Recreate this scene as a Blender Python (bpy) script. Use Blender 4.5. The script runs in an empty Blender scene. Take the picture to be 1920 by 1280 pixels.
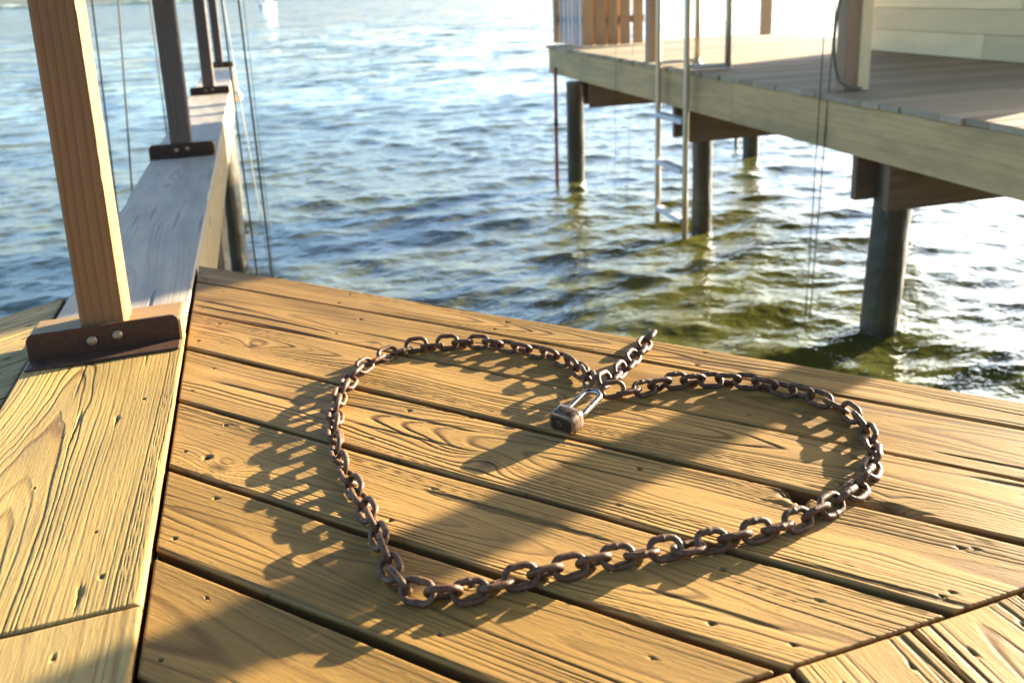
import bpy, bmesh, math, random
import numpy as np
from mathutils import Vector, Matrix

rad = math.radians
scene = bpy.context.scene
COL = scene.collection
random.seed(7)

# ------------------------------------------------------------------ camera
CAM_H = 0.67
def camera_axes(pitch, roll, yaw):
    p, r, w = rad(pitch), rad(roll), rad(yaw)
    f = np.array([0, math.cos(p), -math.sin(p)])
    u = np.array([0, math.sin(p), math.cos(p)])
    x = np.array([1.0, 0, 0])
    c, s = math.cos(w), math.sin(w)
    Z = np.array([[c, -s, 0], [s, c, 0], [0, 0, 1]])
    return Z @ (math.cos(r) * x + math.sin(r) * u), Z @ (-math.sin(r) * x + math.cos(r) * u), Z @ f
cR, cU, cF = camera_axes(12.9634, -2.0596, -17.726)
cam_data = bpy.data.cameras.new("camera")
cam_data.sensor_width = 36.0
cam_data.lens = 1522.966 / 1920 * 36
cam_data.shift_y = -(640 - 332.335) / 1920
cam_data.clip_start = 0.05
cam_data.clip_end = 20000
cam_data.dof.use_dof = True
cam_data.dof.focus_distance = 1.24
cam_data.dof.aperture_fstop = 4.8
cam = bpy.data.objects.new("camera", cam_data)
COL.objects.link(cam)
cam.matrix_world = Matrix(((cR[0], cU[0], -cF[0], 0), (cR[1], cU[1], -cF[1], 0), (cR[2], cU[2], -cF[2], CAM_H), (0, 0, 0, 1)))
scene.camera = cam

# ------------------------------------------------------------------ light
SUN_AZ, SUN_EL = 15.0, 11.5          # degrees from +X towards +Y; height
world = bpy.data.worlds.new("World")
scene.world = world
world.use_nodes = True
wn = world.node_tree
wn.nodes.clear()
sky = wn.nodes.new("ShaderNodeTexSky")
sky.sky_type = 'NISHITA'
sky.sun_disc = False
sky.sun_elevation = rad(SUN_EL)
sky.sun_rotation = rad(90 - SUN_AZ)
sky.air_density = 0.8
sky.dust_density = 2.6
sky.ozone_density = 3.2
bg = wn.nodes.new("ShaderNodeBackground")
bg.inputs[1].default_value = 0.14
wo = wn.nodes.new("ShaderNodeOutputWorld")
tint = wn.nodes.new("ShaderNodeMix")
tint.data_type = 'RGBA'; tint.blend_type = 'MULTIPLY'; tint.inputs[0].default_value = 1.0
tint.inputs[7].default_value = (1.0, 1.03, 1.01, 1)
wn.links.new(sky.outputs[0], tint.inputs[6])
wn.links.new(tint.outputs[2], bg.inputs[0])
wn.links.new(bg.outputs[0], wo.inputs[0])

sun_data = bpy.data.lights.new("sun", 'SUN')
sun_data.energy = 5.0
sun_data.angle = rad(0.5)
sun_data.color = (1.0, 0.92, 0.74)
sun = bpy.data.objects.new("sun", sun_data)
COL.objects.link(sun)
sd = Vector((math.cos(rad(SUN_EL)) * math.cos(rad(SUN_AZ)), math.cos(rad(SUN_EL)) * math.sin(rad(SUN_AZ)), math.sin(rad(SUN_EL))))
sun.rotation_euler = sd.to_track_quat('Z', 'Y').to_euler()
sun.location = (30, 8, 12)

scene.view_settings.view_transform = 'Standard'
scene.view_settings.look = 'None'
scene.view_settings.gamma = 1.0
scene.view_settings.exposure = 2.9
scene.view_settings.use_curve_mapping = False

WATER = -1.45

# ------------------------------------------------------------------ node helpers
class NT:
    def __init__(s, name):
        s.m = bpy.data.materials.new(name)
        s.m.use_nodes = True
        s.t = s.m.node_tree
        s.t.nodes.clear()
        s.out = s.t.nodes.new("ShaderNodeOutputMaterial")
        s.b = s.t.nodes.new("ShaderNodeBsdfPrincipled")
        s.link(s.b.outputs[0], s.out.inputs[0])
    def n(s, typ, **kw):
        nd = s.t.nodes.new(typ)
        for k, v in kw.items():
            setattr(nd, k, v)
        return nd
    def link(s, a, b):
        s.t.links.new(a, b)
    def put(s, sock, v):
        if isinstance(v, bpy.types.NodeSocket):
            s.link(v, sock)
        else:
            sock.default_value = v
    def attr(s, name):
        return s.n("ShaderNodeAttribute", attribute_name=name)
    def math(s, op, a, b=0.0, c=None, clamp=False):
        nd = s.n("ShaderNodeMath", operation=op, use_clamp=clamp)
        s.put(nd.inputs[0], a); s.put(nd.inputs[1], b)
        if c is not None:
            s.put(nd.inputs[2], c)
        return nd.outputs[0]
    def mix(s, f, a, b, blend='MIX'):
        nd = s.n("ShaderNodeMix", data_type='RGBA', blend_type=blend)
        s.put(nd.inputs[0], f)
        for i, v in ((6, a), (7, b)):
            if not isinstance(v, bpy.types.NodeSocket) and len(v) == 3:
                v = (*v, 1)
            s.put(nd.inputs[i], v)
        return nd.outputs[2]
    def ramp(s, f, stops):
        nd = s.n("ShaderNodeValToRGB")
        e = nd.color_ramp.elements
        while len(e) < len(stops):
            e.new(0.5)
        for el, (p, c) in zip(e, stops):
            el.position = p
            el.color = (c, c, c, 1) if isinstance(c, (int, float)) else (*c, 1)
        s.put(nd.inputs[0], f)
        return nd.outputs[0]
    def scaled(s, vec, sc):
        nd = s.n("ShaderNodeVectorMath", operation='MULTIPLY')
        s.put(nd.inputs[0], vec); nd.inputs[1].default_value = sc
        return nd.outputs[0]
    def noise(s, vec, scale, detail=3.0, rough=0.55, dist=0.0):
        nd = s.n("ShaderNodeTexNoise")
        s.put(nd.inputs['Vector'], vec)
        nd.inputs['Scale'].default_value = scale
        nd.inputs['Detail'].default_value = detail
        nd.inputs['Roughness'].default_value = rough
        nd.inputs['Distortion'].default_value = dist
        return nd.outputs[0]
    def bump(s, h, strength, dist, normal=None):
        nd = s.n("ShaderNodeBump")
        s.put(nd.inputs['Height'], h)
        s.put(nd.inputs['Strength'], strength)
        nd.inputs['Distance'].default_value = dist
        if normal is not None:
            s.link(normal, nd.inputs['Normal'])
        return nd.outputs[0]
    def geo(s):
        return s.n("ShaderNodeNewGeometry")

def mat_grain_wood(name, early, late, dark, grey=0.0):
    """wood whose growth rings are modelled in the mesh and carried by the attribute 'grain'"""
    t = NT(name)
    g = t.attr("grain").outputs['Fac']
    k = t.attr("knot").outputs['Fac']
    tone = t.attr("tone").outputs['Fac']
    co = t.attr("wood_co").outputs['Vector']
    fib = t.noise(t.scaled(co, (6, 420, 6)), 1.0, 3.0, 0.6)
    blotch = t.noise(t.scaled(co, (3.5, 16.0, 3.0)), 1.0, 5.0, 0.62)
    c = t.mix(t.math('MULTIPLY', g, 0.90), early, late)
    c = t.mix(t.math('MULTIPLY', t.ramp(fib, [(0.35, 0.0), (0.7, 1.0)]), 0.30), c, late)
    c = t.mix(t.math('MULTIPLY', t.ramp(blotch, [(0.40, 0.0), (0.68, 1.0)]), 0.60), c, (0.48 * early[0], 0.46 * early[1], 0.50 * early[2]))
    hs = t.n("ShaderNodeHueSaturation")
    t.link(t.math('MULTIPLY_ADD', tone, 0.62, 0.70), hs.inputs['Value'])
    t.link(t.math('MULTIPLY_ADD', tone, -0.05, 1.0), hs.inputs['Saturation'])
    t.link(c, hs.inputs['Color'])
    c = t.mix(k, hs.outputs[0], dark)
    if grey:
        c = t.mix(grey, c, (0.33, 0.32, 0.30))
    speck = t.noise(t.scaled(co, (60, 260, 60)), 1.0, 2.0, 0.5)
    c = t.mix(t.math('MULTIPLY', t.ramp(speck, [(0.66, 0.0), (0.74, 1.0)]), 0.5), c, tuple(0.5 * x for x in late))
    t.link(c, t.b.inputs['Base Color'])
    t.link(t.math('MULTIPLY_ADD', fib, 0.2, 0.50), t.b.inputs['Roughness'])
    t.b.inputs['Specular IOR Level'].default_value = 0.18 if not grey else 0.22
    h = t.math('ADD', t.math('MULTIPLY', fib, 0.6), t.math('MULTIPLY', speck, 0.5))
    t.link(t.bump(h, 0.55, 0.0012), t.b.inputs['Normal'])
    return t.m

def mat_solid_wood(name, early, late, scale=1.0, rough=0.6, stain=None, bump=0.5, spec=0.3):
    """solid growth ring wood; 'wood_co' runs along the timber in x"""
    t = NT(name)
    co = t.attr("wood_co").outputs['Vector']
    tone = t.attr("tone").outputs['Fac']
    warp = t.noise(t.scaled(co, (0.9, 7, 7)), 1.0, 2.0, 0.5)
    sep = t.n("ShaderNodeSeparateXYZ"); t.link(co, sep.inputs[0])
    y2 = t.math('POWER', t.math('ADD', sep.outputs[1], 0.31), 2.0)
    z2 = t.math('POWER', t.math('ADD', sep.outputs[2], 0.17), 2.0)
    r = t.math('SQRT', t.math('ADD', y2, z2))
    r = t.math('ADD', r, t.math('MULTIPLY', warp, 0.055))
    fr = t.math('FRACT', t.math('MULTIPLY', r, 130.0 * scale))
    ring = t.ramp(fr, [(0.0, 0.0), (0.62, 0.35), (0.86, 1.0), (1.0, 0.05)])
    fib = t.noise(t.scaled(co, (5, 260, 260)), 1.0, 3.0, 0.6)
    blot = t.noise(t.scaled(co, (2.2, 8, 8)), 1.0, 4.0, 0.6)
    c = t.mix(t.math('MULTIPLY', ring, 0.7), early, late)
    c = t.mix(t.math('MULTIPLY', t.ramp(fib, [(0.35, 0.0), (0.7, 1.0)]), 0.35), c, late)
    c = t.mix(t.math('MULTIPLY', t.ramp(blot, [(0.45, 0.0), (0.75, 1.0)]), 0.45), c, tuple(0.6 * x for x in early))
    kn = t.n("ShaderNodeTexVoronoi")
    t.link(t.scaled(co, (1.6, 5.0, 5.0)), kn.inputs['Vector']); kn.inputs['Scale'].default_value = 1.0
    c = t.mix(t.math('MULTIPLY', t.ramp(kn.outputs['Distance'], [(0.04, 1.0), (0.13, 0.0)]), 0.7), c, tuple(0.35 * x for x in late))
    hs = t.n("ShaderNodeHueSaturation")
    t.link(t.math('MULTIPLY_ADD', tone, 0.4, 0.8), hs.inputs['Value'])
    t.link(c, hs.inputs['Color'])
    c = hs.outputs[0]
    if stain is not None:
        st = t.noise(t.scaled(co, (1.3, 4, 4)), 1.0, 5.0, 0.65)
        c = t.mix(t.math('MULTIPLY', t.ramp(st, [(0.45, 0.0), (0.66, 1.0)]), 0.6), c, stain)
    t.link(c, t.b.inputs['Base Color'])
    t.b.inputs['Roughness'].default_value = rough
    t.b.inputs['Specular IOR Level'].default_value = spec
    h = t.math('ADD', t.math('MULTIPLY', ring, 0.6), fib)
    t.link(t.bump(h, bump, 0.0015), t.b.inputs['Normal'])
    return t.m

def mat_metal(name, c1, c2, c3, rough=(0.35, 0.75), metal=0.6, scale=90, bump=0.5, mixp=(0.38, 0.62)):
    t = NT(name)
    tc = t.n("ShaderNodeTexCoord").outputs['Object']
    oi = t.n("ShaderNodeObjectInfo").outputs['Random']
    ad = t.n("ShaderNodeVectorMath", operation='ADD')
    t.link(tc, ad.inputs[0])
    cb = t.n("ShaderNodeCombineXYZ"); t.link(t.math('MULTIPLY', oi, 37.0), cb.inputs[0]); t.link(t.math('MULTIPLY', oi, 91.0), cb.inputs[1])
    t.link(cb.outputs[0], ad.inputs[1])
    n1 = t.noise(ad.outputs[0], scale, 5.0, 0.65)
    n2 = t.noise(ad.outputs[0], scale * 5, 4.0, 0.6)
    f = t.ramp(n1, [(mixp[0], 0.0), (mixp[1], 1.0)])
    c = t.mix(f, c1, c2)
    c = t.mix(t.math('MULTIPLY', t.ramp(n2, [(0.5, 0.0), (0.72, 1.0)]), 0.7), c, c3)
    t.link(c, t.b.inputs['Base Color'])
    t.link(t.math('MULTIPLY_ADD', f, rough[1] - rough[0], rough[0]), t.b.inputs['Roughness'])
    t.link(t.math('MULTIPLY_ADD', f, -metal, metal), t.b.inputs['Metallic'])
    t.b.inputs['Specular IOR Level'].default_value = 0.28
    h = t.math('ADD', n1, t.math('MULTIPLY', n2, 0.5))
    t.link(t.bump(h, bump, 0.0012), t.b.inputs['Normal'])
    return t.m

def mat_plain(name, c, rough=0.6, metal=0.0, vary=0.25, scale=30, bump=0.2):
    t = NT(name)
    tc = t.n("ShaderNodeTexCoord").outputs['Object']
    n1 = t.noise(tc, scale, 4.0, 0.6)
    cc = t.mix(t.math('MULTIPLY', t.ramp(n1, [(0.35, 0.0), (0.7, 1.0)]), vary * 2), c, tuple(0.55 * x for x in c))
    t.link(cc, t.b.inputs['Base Color'])
    t.b.inputs['Roughness'].default_value = rough
    t.b.inputs['Metallic'].default_value = metal
    t.link(t.bump(n1, bump, 0.002), t.b.inputs['Normal'])
    return t.m

M = {}
M['deck'] = mat_grain_wood("deck_pine", (0.338, 0.182, 0.041), (0.078, 0.030, 0.0062), (0.035, 0.017, 0.006))
M['board'] = mat_grain_wood("border_pine", (0.370, 0.236, 0.066), (0.125, 0.060, 0.014), (0.045, 0.02, 0.008))
M['beam'] = mat_grain_wood("weathered_beam", (0.42, 0.32, 0.20), (0.25, 0.17, 0.09), (0.07, 0.05, 0.04), grey=0.25)
M['post'] = mat_solid_wood("post_pine", (0.30, 0.148, 0.058), (0.155, 0.066, 0.022), 0.55, bump=0.35)
M['greypost'] = mat_solid_wood("grey_post_pine", (0.150, 0.105, 0.076), (0.085, 0.055, 0.038), 0.55, bump=0.35)
M['block'] = mat_solid_wood("block_pine", (0.33, 0.20, 0.075), (0.17, 0.09, 0.028))
M['side'] = mat_solid_wood("side_timber", (0.40, 0.29, 0.15), (0.25, 0.16, 0.07), 0.8)
M['frame'] = mat_solid_wood("deck_frame", (0.26, 0.13, 0.055), (0.16, 0.07, 0.03))
M['farwood'] = mat_solid_wood("far_dock_wood", (0.47, 0.312, 0.140), (0.36, 0.228, 0.092), 0.35, stain=(0.22, 0.165, 0.075), bump=0.3)
M['fardeck'] = mat_solid_wood("far_decking", (0.40, 0.32, 0.215), (0.30, 0.23, 0.145), 0.8, rough=0.75, spec=0.08)
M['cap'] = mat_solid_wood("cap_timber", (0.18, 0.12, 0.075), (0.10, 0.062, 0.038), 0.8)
M['fence'] = mat_solid_wood("fence_wood", (0.40, 0.27, 0.16), (0.27, 0.16, 0.09), 0.8)
M['picket'] = mat_solid_wood("picket_wood", (0.60, 0.55, 0.52), (0.46, 0.42, 0.40), 0.8)
M['siding'] = mat_solid_wood("siding_wood", (0.80, 0.66, 0.38), (0.70, 0.55, 0.29), 0.6)
M['rust'] = mat_metal("rusty_chain", (0.115, 0.064, 0.030), (0.052, 0.020, 0.0075), (0.20, 0.066, 0.014), rough=(0.38, 0.62), metal=0.2, scale=110, bump=0.8)
M['bracket'] = mat_metal("rusty_bracket", (0.066, 0.036, 0.022), (0.050, 0.024, 0.013), (0.12, 0.052, 0.022), rough=(0.45, 0.7), metal=0.4, scale=25, bump=0.35)
M['bolt'] = mat_metal("bolt_zinc", (0.40, 0.33, 0.22), (0.27, 0.18, 0.08), (0.2, 0.1, 0.04), rough=(0.35, 0.6), metal=0.8, scale=120)
M['lock'] = mat_metal("lock_body", (0.22, 0.15, 0.095), (0.17, 0.105, 0.062), (0.16, 0.095, 0.052), rough=(0.22, 0.34), metal=0.9, scale=30, bump=0.0)
M['shackle'] = mat_metal("lock_shackle", (0.34, 0.30, 0.26), (0.24, 0.18, 0.13), (0.22, 0.12, 0.07), rough=(0.24, 0.45), metal=1.0, scale=80, bump=0.15, mixp=(0.5, 0.75))
M['plate'] = mat_plain('lock_plate', (0.055, 0.036, 0.022), 0.38, 0.5, 0.25, 120, 0.1)
M['dark'] = mat_plain("dark_slot", (0.015, 0.012, 0.01), 0.7)
M['alu'] = mat_plain("ladder_tube", (0.55, 0.44, 0.30), 0.4, 0.6, 0.15)
M['tread'] = mat_plain("ladder_tread", (0.62, 0.62, 0.62), 0.5, 0.2, 0.15)
M['cable'] = mat_plain("cable_steel", (0.10, 0.09, 0.07), 0.45, 0.6, 0.2, 300)
M['palecable'] = mat_plain("pale_cord", (0.42, 0.38, 0.30), 0.6, 0.0, 0.2, 300)
M['red'] = mat_plain("red_paint", (0.30, 0.040, 0.035), 0.5, 0.0, 0.2, 8)
M['float'] = mat_plain("pale_float", (0.72, 0.66, 0.52), 0.4, 0.0, 0.1)
M['rope'] = mat_plain("hose_green", (0.16, 0.15, 0.09), 0.6)
M['boat'] = mat_plain("boat_white", (0.82, 0.82, 0.80), 0.3, 0.0, 0.05, 1.0)
M['boatdark'] = mat_plain("boat_glass", (0.05, 0.06, 0.07), 0.2, 0.0, 0.05, 1.0)
M['shore'] = mat_plain("far_shore", (0.13, 0.16, 0.12), 0.9, 0.0, 0.4, 0.05)
M['roof'] = mat_plain("roof_metal", (0.34, 0.33, 0.30), 0.5, 0.3, 0.15, 3)

def mat_pile():
    t = NT("pile_wood")
    co = t.attr("wood_co").outputs['Vector']
    P = t.geo().outputs['Position']
    sep = t.n("ShaderNodeSeparateXYZ"); t.link(P, sep.inputs[0])
    n1 = t.noise(t.scaled(co, (1.5, 30, 30)), 1.0, 4.0, 0.6)
    n2 = t.noise(t.scaled(co, (6, 9, 9)), 1.0, 4.0, 0.65)
    wet = t.math('ADD', sep.outputs[2], t.math('MULTIPLY', n2, 0.5))
    f = t.ramp(t.math('MULTIPLY_ADD', wet, 2.2, 1.05), [(0.0, 0.0), (0.55, 0.3), (1.0, 1.0)])
    dry = t.mix(n1, (0.24, 0.155, 0.08), (0.085, 0.05, 0.026))
    wetc = t.mix(n2, (0.070, 0.050, 0.026), (0.020, 0.016, 0.010))
    alg = t.ramp(t.math('MULTIPLY_ADD', t.math('ADD', sep.outputs[2], t.math('MULTIPLY', n2, 0.16)), 5.0, 6.6), [(0.0, 0.0), (0.35, 1.0), (0.6, 1.0), (1.0, 0.0)])
    col = t.mix(t.math('MULTIPLY', alg, 0.55), t.mix(f, wetc, dry), (0.060, 0.062, 0.022))
    t.link(col, t.b.inputs['Base Color'])
    t.link(t.math('MULTIPLY_ADD', f, 0.35, 0.3), t.b.inputs['Roughness'])
    t.link(t.bump(t.math('ADD', n1, n2), 1.0, 0.014), t.b.inputs['Normal'])
    return t.m
M['pile'] = mat_pile()

def mat_water():
    t = NT("lake_water")
    P = t.geo().outputs['Position']
    lost = t.attr("lost").outputs['Fac']
    murk = t.noise(P, 0.35, 3.0, 0.5)
    t.link(t.mix(t.ramp(murk, [(0.35, 0.0), (0.7, 1.0)]), (0.056, 0.056, 0.013), (0.080, 0.072, 0.012)), t.b.inputs['Base Color'])
    t.b.inputs['Roughness'].default_value = 0.045
    t.b.inputs['IOR'].default_value = 1.37
    w2 = t.noise(t.scaled(P, (1.0, 1.6, 1.0)), 9.0, 3.0, 0.5, 0.3)
    # wave slopes too fine for the far part of the mesh
    acc = t.geo().outputs['Normal']
    for sc, amp in ((0.22, 0.22), (0.7, 0.36), (2.2, 0.40), (7.0, 0.28)):
        nz = t.n("ShaderNodeTexNoise"); t.link(t.scaled(P, (0.75, 1.25, 1.0)), nz.inputs['Vector'])
        nz.inputs['Scale'].default_value = sc; nz.inputs['Detail'].default_value = 1.5; nz.inputs['Distortion'].default_value = 0.5
        sub = t.n("ShaderNodeVectorMath", operation='SUBTRACT'); t.link(nz.outputs['Color'], sub.inputs[0]); sub.inputs[1].default_value = (0.5, 0.5, 0.5)
        sc_ = t.n("ShaderNodeVectorMath", operation='MULTIPLY'); t.link(sub.outputs[0], sc_.inputs[0]); sc_.inputs[1].default_value = (amp * 2.6, amp * 4.2, 0)
        fa = t.n("ShaderNodeVectorMath", operation='SCALE'); t.link(sc_.outputs[0], fa.inputs[0]); t.link(lost, fa.inputs['Scale'])
        ad = t.n("ShaderNodeVectorMath", operation='ADD'); t.link(acc, ad.inputs[0]); t.link(fa.outputs[0], ad.inputs[1])
        acc = ad.outputs[0]
    nn = t.n("ShaderNodeVectorMath", operation='NORMALIZE'); t.link(acc, nn.inputs[0])
    w3 = t.noise(t.scaled(P, (1.0, 1.7, 1.0)), 24.0, 2.0, 0.5, 0.3)
    b2 = t.bump(t.math('ADD', w2, t.math('MULTIPLY', w3, 0.35)), 0.4, 0.04, nn.outputs[0])
    t.link(b2, t.b.inputs['Normal'])
    return t.m
M['water'] = mat_water()

# ------------------------------------------------------------------ object helpers
def link(name, me, mat=None, parent=None):
    o = bpy.data.objects.new(name, me)
    COL.objects.link(o)
    if mat is not None:
        me.materials.append(mat)
    if parent is not None:
        o.parent = parent
    return o

def tag(o, label=None, cat=None, group=None, kind=None):
    for k, v in (('label', label), ('category', cat), ('group', group), ('kind', kind)):
        if v:
            o[k] = v
    return o

def thing(name, label, cat, loc=(0, 0, 0), rz=0.0, group=None):
    o = bpy.data.objects.new(name, None)
    o.empty_display_size = 0.1
    COL.objects.link(o)
    o.location = loc
    o.rotation_euler = (0, 0, rz)
    return tag(o, label, cat, group)

def bm_obj(name, bm, mat, parent=None, smooth=False, co_axis=None):
    """co_axis: axis (0,1,2) that the timber runs along; default the longest one"""
    me = bpy.data.meshes.new(name)
    if smooth:
        for f in bm.faces:
            f.smooth = True
    bm.to_mesh(me); bm.free()
    n = len(me.vertices)
    if me.attributes.get("wood_co") is None:
        a = np.empty(n * 3, np.float32); me.vertices.foreach_get('co', a)
        a = a.reshape(-1, 3)
        if co_axis is None:
            co_axis = int(np.argmax(a.max(0) - a.min(0)))
        order = [co_axis] + [i for i in range(3) if i != co_axis]
        off = np.array([random.random() * 7, random.random() * 0.25, random.random() * 0.25])
        put_attr(me, "wood_co", a[:, order] + off)
        put_attr(me, "tone", np.full(n, random.random(), np.float32))
    return link(name, me, mat, parent)

def put_attr(me, name, arr):
    arr = np.ascontiguousarray(arr, dtype=np.float32)
    if arr.ndim == 2:
        at = me.attributes.new(name, 'FLOAT_VECTOR', 'POINT'); at.data.foreach_set('vector', arr.ravel())
    else:
        at = me.attributes.new(name, 'FLOAT', 'POINT'); at.data.foreach_set('value', arr)

def np_mesh(name, V, Fq, smooth=True):
    me = bpy.data.meshes.new(name)
    V = np.asarray(V, np.float32); Fq = np.asarray(Fq, np.int32)
    me.vertices.add(len(V)); me.vertices.foreach_set('co', V.ravel())
    me.loops.add(Fq.size); me.loops.foreach_set('vertex_index', Fq.ravel())
    me.polygons.add(len(Fq))
    me.polygons.foreach_set('loop_start', np.arange(0, Fq.size, Fq.shape[1], dtype=np.int32))
    me.polygons.foreach_set('loop_total', np.full(len(Fq), Fq.shape[1], np.int32))
    me.polygons.foreach_set('use_smooth', np.full(len(Fq), smooth, bool))
    me.update(calc_edges=True)
    return me

def add_box(bm, lo, hi, bevel=0.0, mat=None, seg=1):
    lo, hi = Vector(lo), Vector(hi)
    r = bmesh.ops.create_cube(bm, size=1.0)
    vs = r['verts']
    for v in vs:
        v.co = Vector([(lo[i] + hi[i]) / 2 + v.co[i] * (hi[i] - lo[i]) for i in range(3)])
    if bevel:
        es = list({e for v in vs for e in v.link_edges})
        rb = bmesh.ops.bevel(bm, geom=es, offset=bevel, segments=seg, affect='EDGES', profile=0.6)
        vs = list({v for f in rb['faces'] for v in f.verts} | {v for v in vs if v.is_valid})
    if mat is not None:
        bmesh.ops.transform(bm, matrix=mat, verts=vs)
    return vs

def box_obj(name, lo, hi, mat, parent=None, bevel=0.004, co_axis=None):
    bm = bmesh.new(); add_box(bm, lo, hi, bevel, seg=2)
    return bm_obj(name, bm, mat, parent, co_axis=co_axis)

def add_tube(bm, pts, r, seg=10, caps=True, radii=None):
    pts = [Vector(p) for p in pts]
    rings = []
    up = Vector((0, 0, 1))
    prev = None
    for i, p in enumerate(pts):
        d = (pts[min(i + 1, len(pts) - 1)] - pts[max(i - 1, 0)]).normalized()
        if prev is None:
            a = d.orthogonal().normalized()
        else:
            a = (prev - d * prev.dot(d)).normalized()
        prev = a
        b = d.cross(a)
        rr = radii[i] if radii else r
        rings.append([bm.verts.new(p + (a * math.cos(2 * math.pi * k / seg) + b * math.sin(2 * math.pi * k / seg)) * rr) for k in range(seg)])
    for A, B in zip(rings, rings[1:]):
        for k in range(seg):
            bm.faces.new((A[k], A[(k + 1) % seg], B[(k + 1) % seg], B[k])).smooth = True
    if caps:
        bm.faces.new(rings[0][::-1]); bm.faces.new(rings[-1])

def add_lathe(bm, prof, seg=24, mat=None):
    rings = []
    for r, z in prof:
        rings.append([bm.verts.new((r * math.cos(2 * math.pi * k / seg), r * math.sin(2 * math.pi * k / seg), z)) for k in range(seg)])
    for A, B in zip(rings, rings[1:]):
        for k in range(seg):
            bm.faces.new((A[k], A[(k + 1) % seg], B[(k + 1) % seg], B[k])).smooth = True
    bm.faces.new(rings[0][::-1]); bm.faces.new(rings[-1])
    if mat is not None:
        bmesh.ops.transform(bm, matrix=mat, verts=[v for R in rings for v in R])

# ------------------------------------------------------------------ growth ring wood
def sines(rng, n, ku, kv):
    """smooth random field of u, v: wave numbers up to ku, kv (rad/m)"""
    k1 = rng.uniform(-1, 1, n) * ku; k2 = rng.uniform(-1, 1, n) * kv; ph = rng.uniform(0, 6.283, n)
    def f(u, v):
        s = 0
        for a, b, c in zip(k1, k2, ph):
            s = s + np.sin(a * u + b * v + c)
        return s / math.sqrt(n / 2.0)
    return f

def ring_field(u, v, seed, style, knots):
    """height (m), grain 0..1, knot 0..1 for a plain sawn board face"""
    rng = np.random.default_rng(seed)
    sp = style.get('spacing', 0.0043)
    c0 = style.get('pith', rng.uniform(-0.03, 0.03))
    d0 = style.get('depth', rng.uniform(0.035, 0.07))
    slope = style.get('slope', rng.uniform(-0.02, 0.02))
    drift = sines(rng, 4, 4.0, 0.0); dep = sines(rng, 5, 7.0, 0.0)
    w1 = sines(rng, 8, 16.0, 40.0); w2 = sines(rng, 12, 60.0, 260.0)
    c = c0 + 0.009 * drift(u, 0 * v)
    D = d0 + slope * u + style.get('wander', 0.006) * dep(u, 0 * v)
    r = np.sqrt((v - c) ** 2 + D ** 2) + 0.0011 * w1(u, v) + 0.00030 * w2(u, v)
    kn = np.zeros_like(u)
    for (ku, kv, kr) in knots:
        du, dv = (u - ku), (v - kv)
        dd = np.sqrt((du / 1.9) ** 2 + dv ** 2)
        g = np.exp(-(dd / (kr * 1.7)) ** 2)
        r = r + g * kr * 1.25 * np.sign(rng.uniform(-1, 1))
        kn = np.maximum(kn, 0.75 * np.clip(1.25 - dd / (kr * 0.75), 0, 1))
    ph = r / sp + 0.40 * np.sin(r * 157.0 + seed) + 0.22 * np.sin(r * 391.0 + 2.1 * seed) + 0.25 * np.sin(r * 57.0)
    ring = np.floor(ph)
    fr = ph - ring
    hsh = np.mod(np.sin(ring * 12.9898 + seed * 78.233) * 43758.5453, 1.0)
    late = np.where(fr < 0.82, np.clip((fr - 0.30) / 0.52, 0, 1) ** 2.2, np.clip((1 - fr) / 0.18, 0, 1))
    late = late * (0.5 + 0.5 * hsh)
    grv = np.exp(-((fr - 0.86) / 0.13) ** 2) * (0.45 + 0.65 * hsh)      # thin eroded groove beside the late wood
    # rings met nearly edge on give narrow ridges, flat ones broad bands
    var = 0.68 + 0.32 * np.clip(sines(rng, 6, 6.0, 50.0)(u, v), -1, 1)
    h = style.get('relief', 0.0014) * var * (0.5 * late - 1.05 * grv)
    h = h + 0.0005 * sines(rng, 6, 20.0, 60.0)(u, v) + style.get('cup', 0.0006) * (v / 0.07) ** 2
    cr = sines(rng, 8, 11.0, 300.0)(u, v)          # drying checks, long and thin
    chk = np.clip((cr - 2.1) * 3.0, 0, 1)
    h = h - 0.0011 * chk
    kn = np.maximum(kn, 0.6 * chk)
    late = np.clip(late * 0.6 + grv * 0.85 * var, 0, 1)
    return h, late, kn

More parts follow.
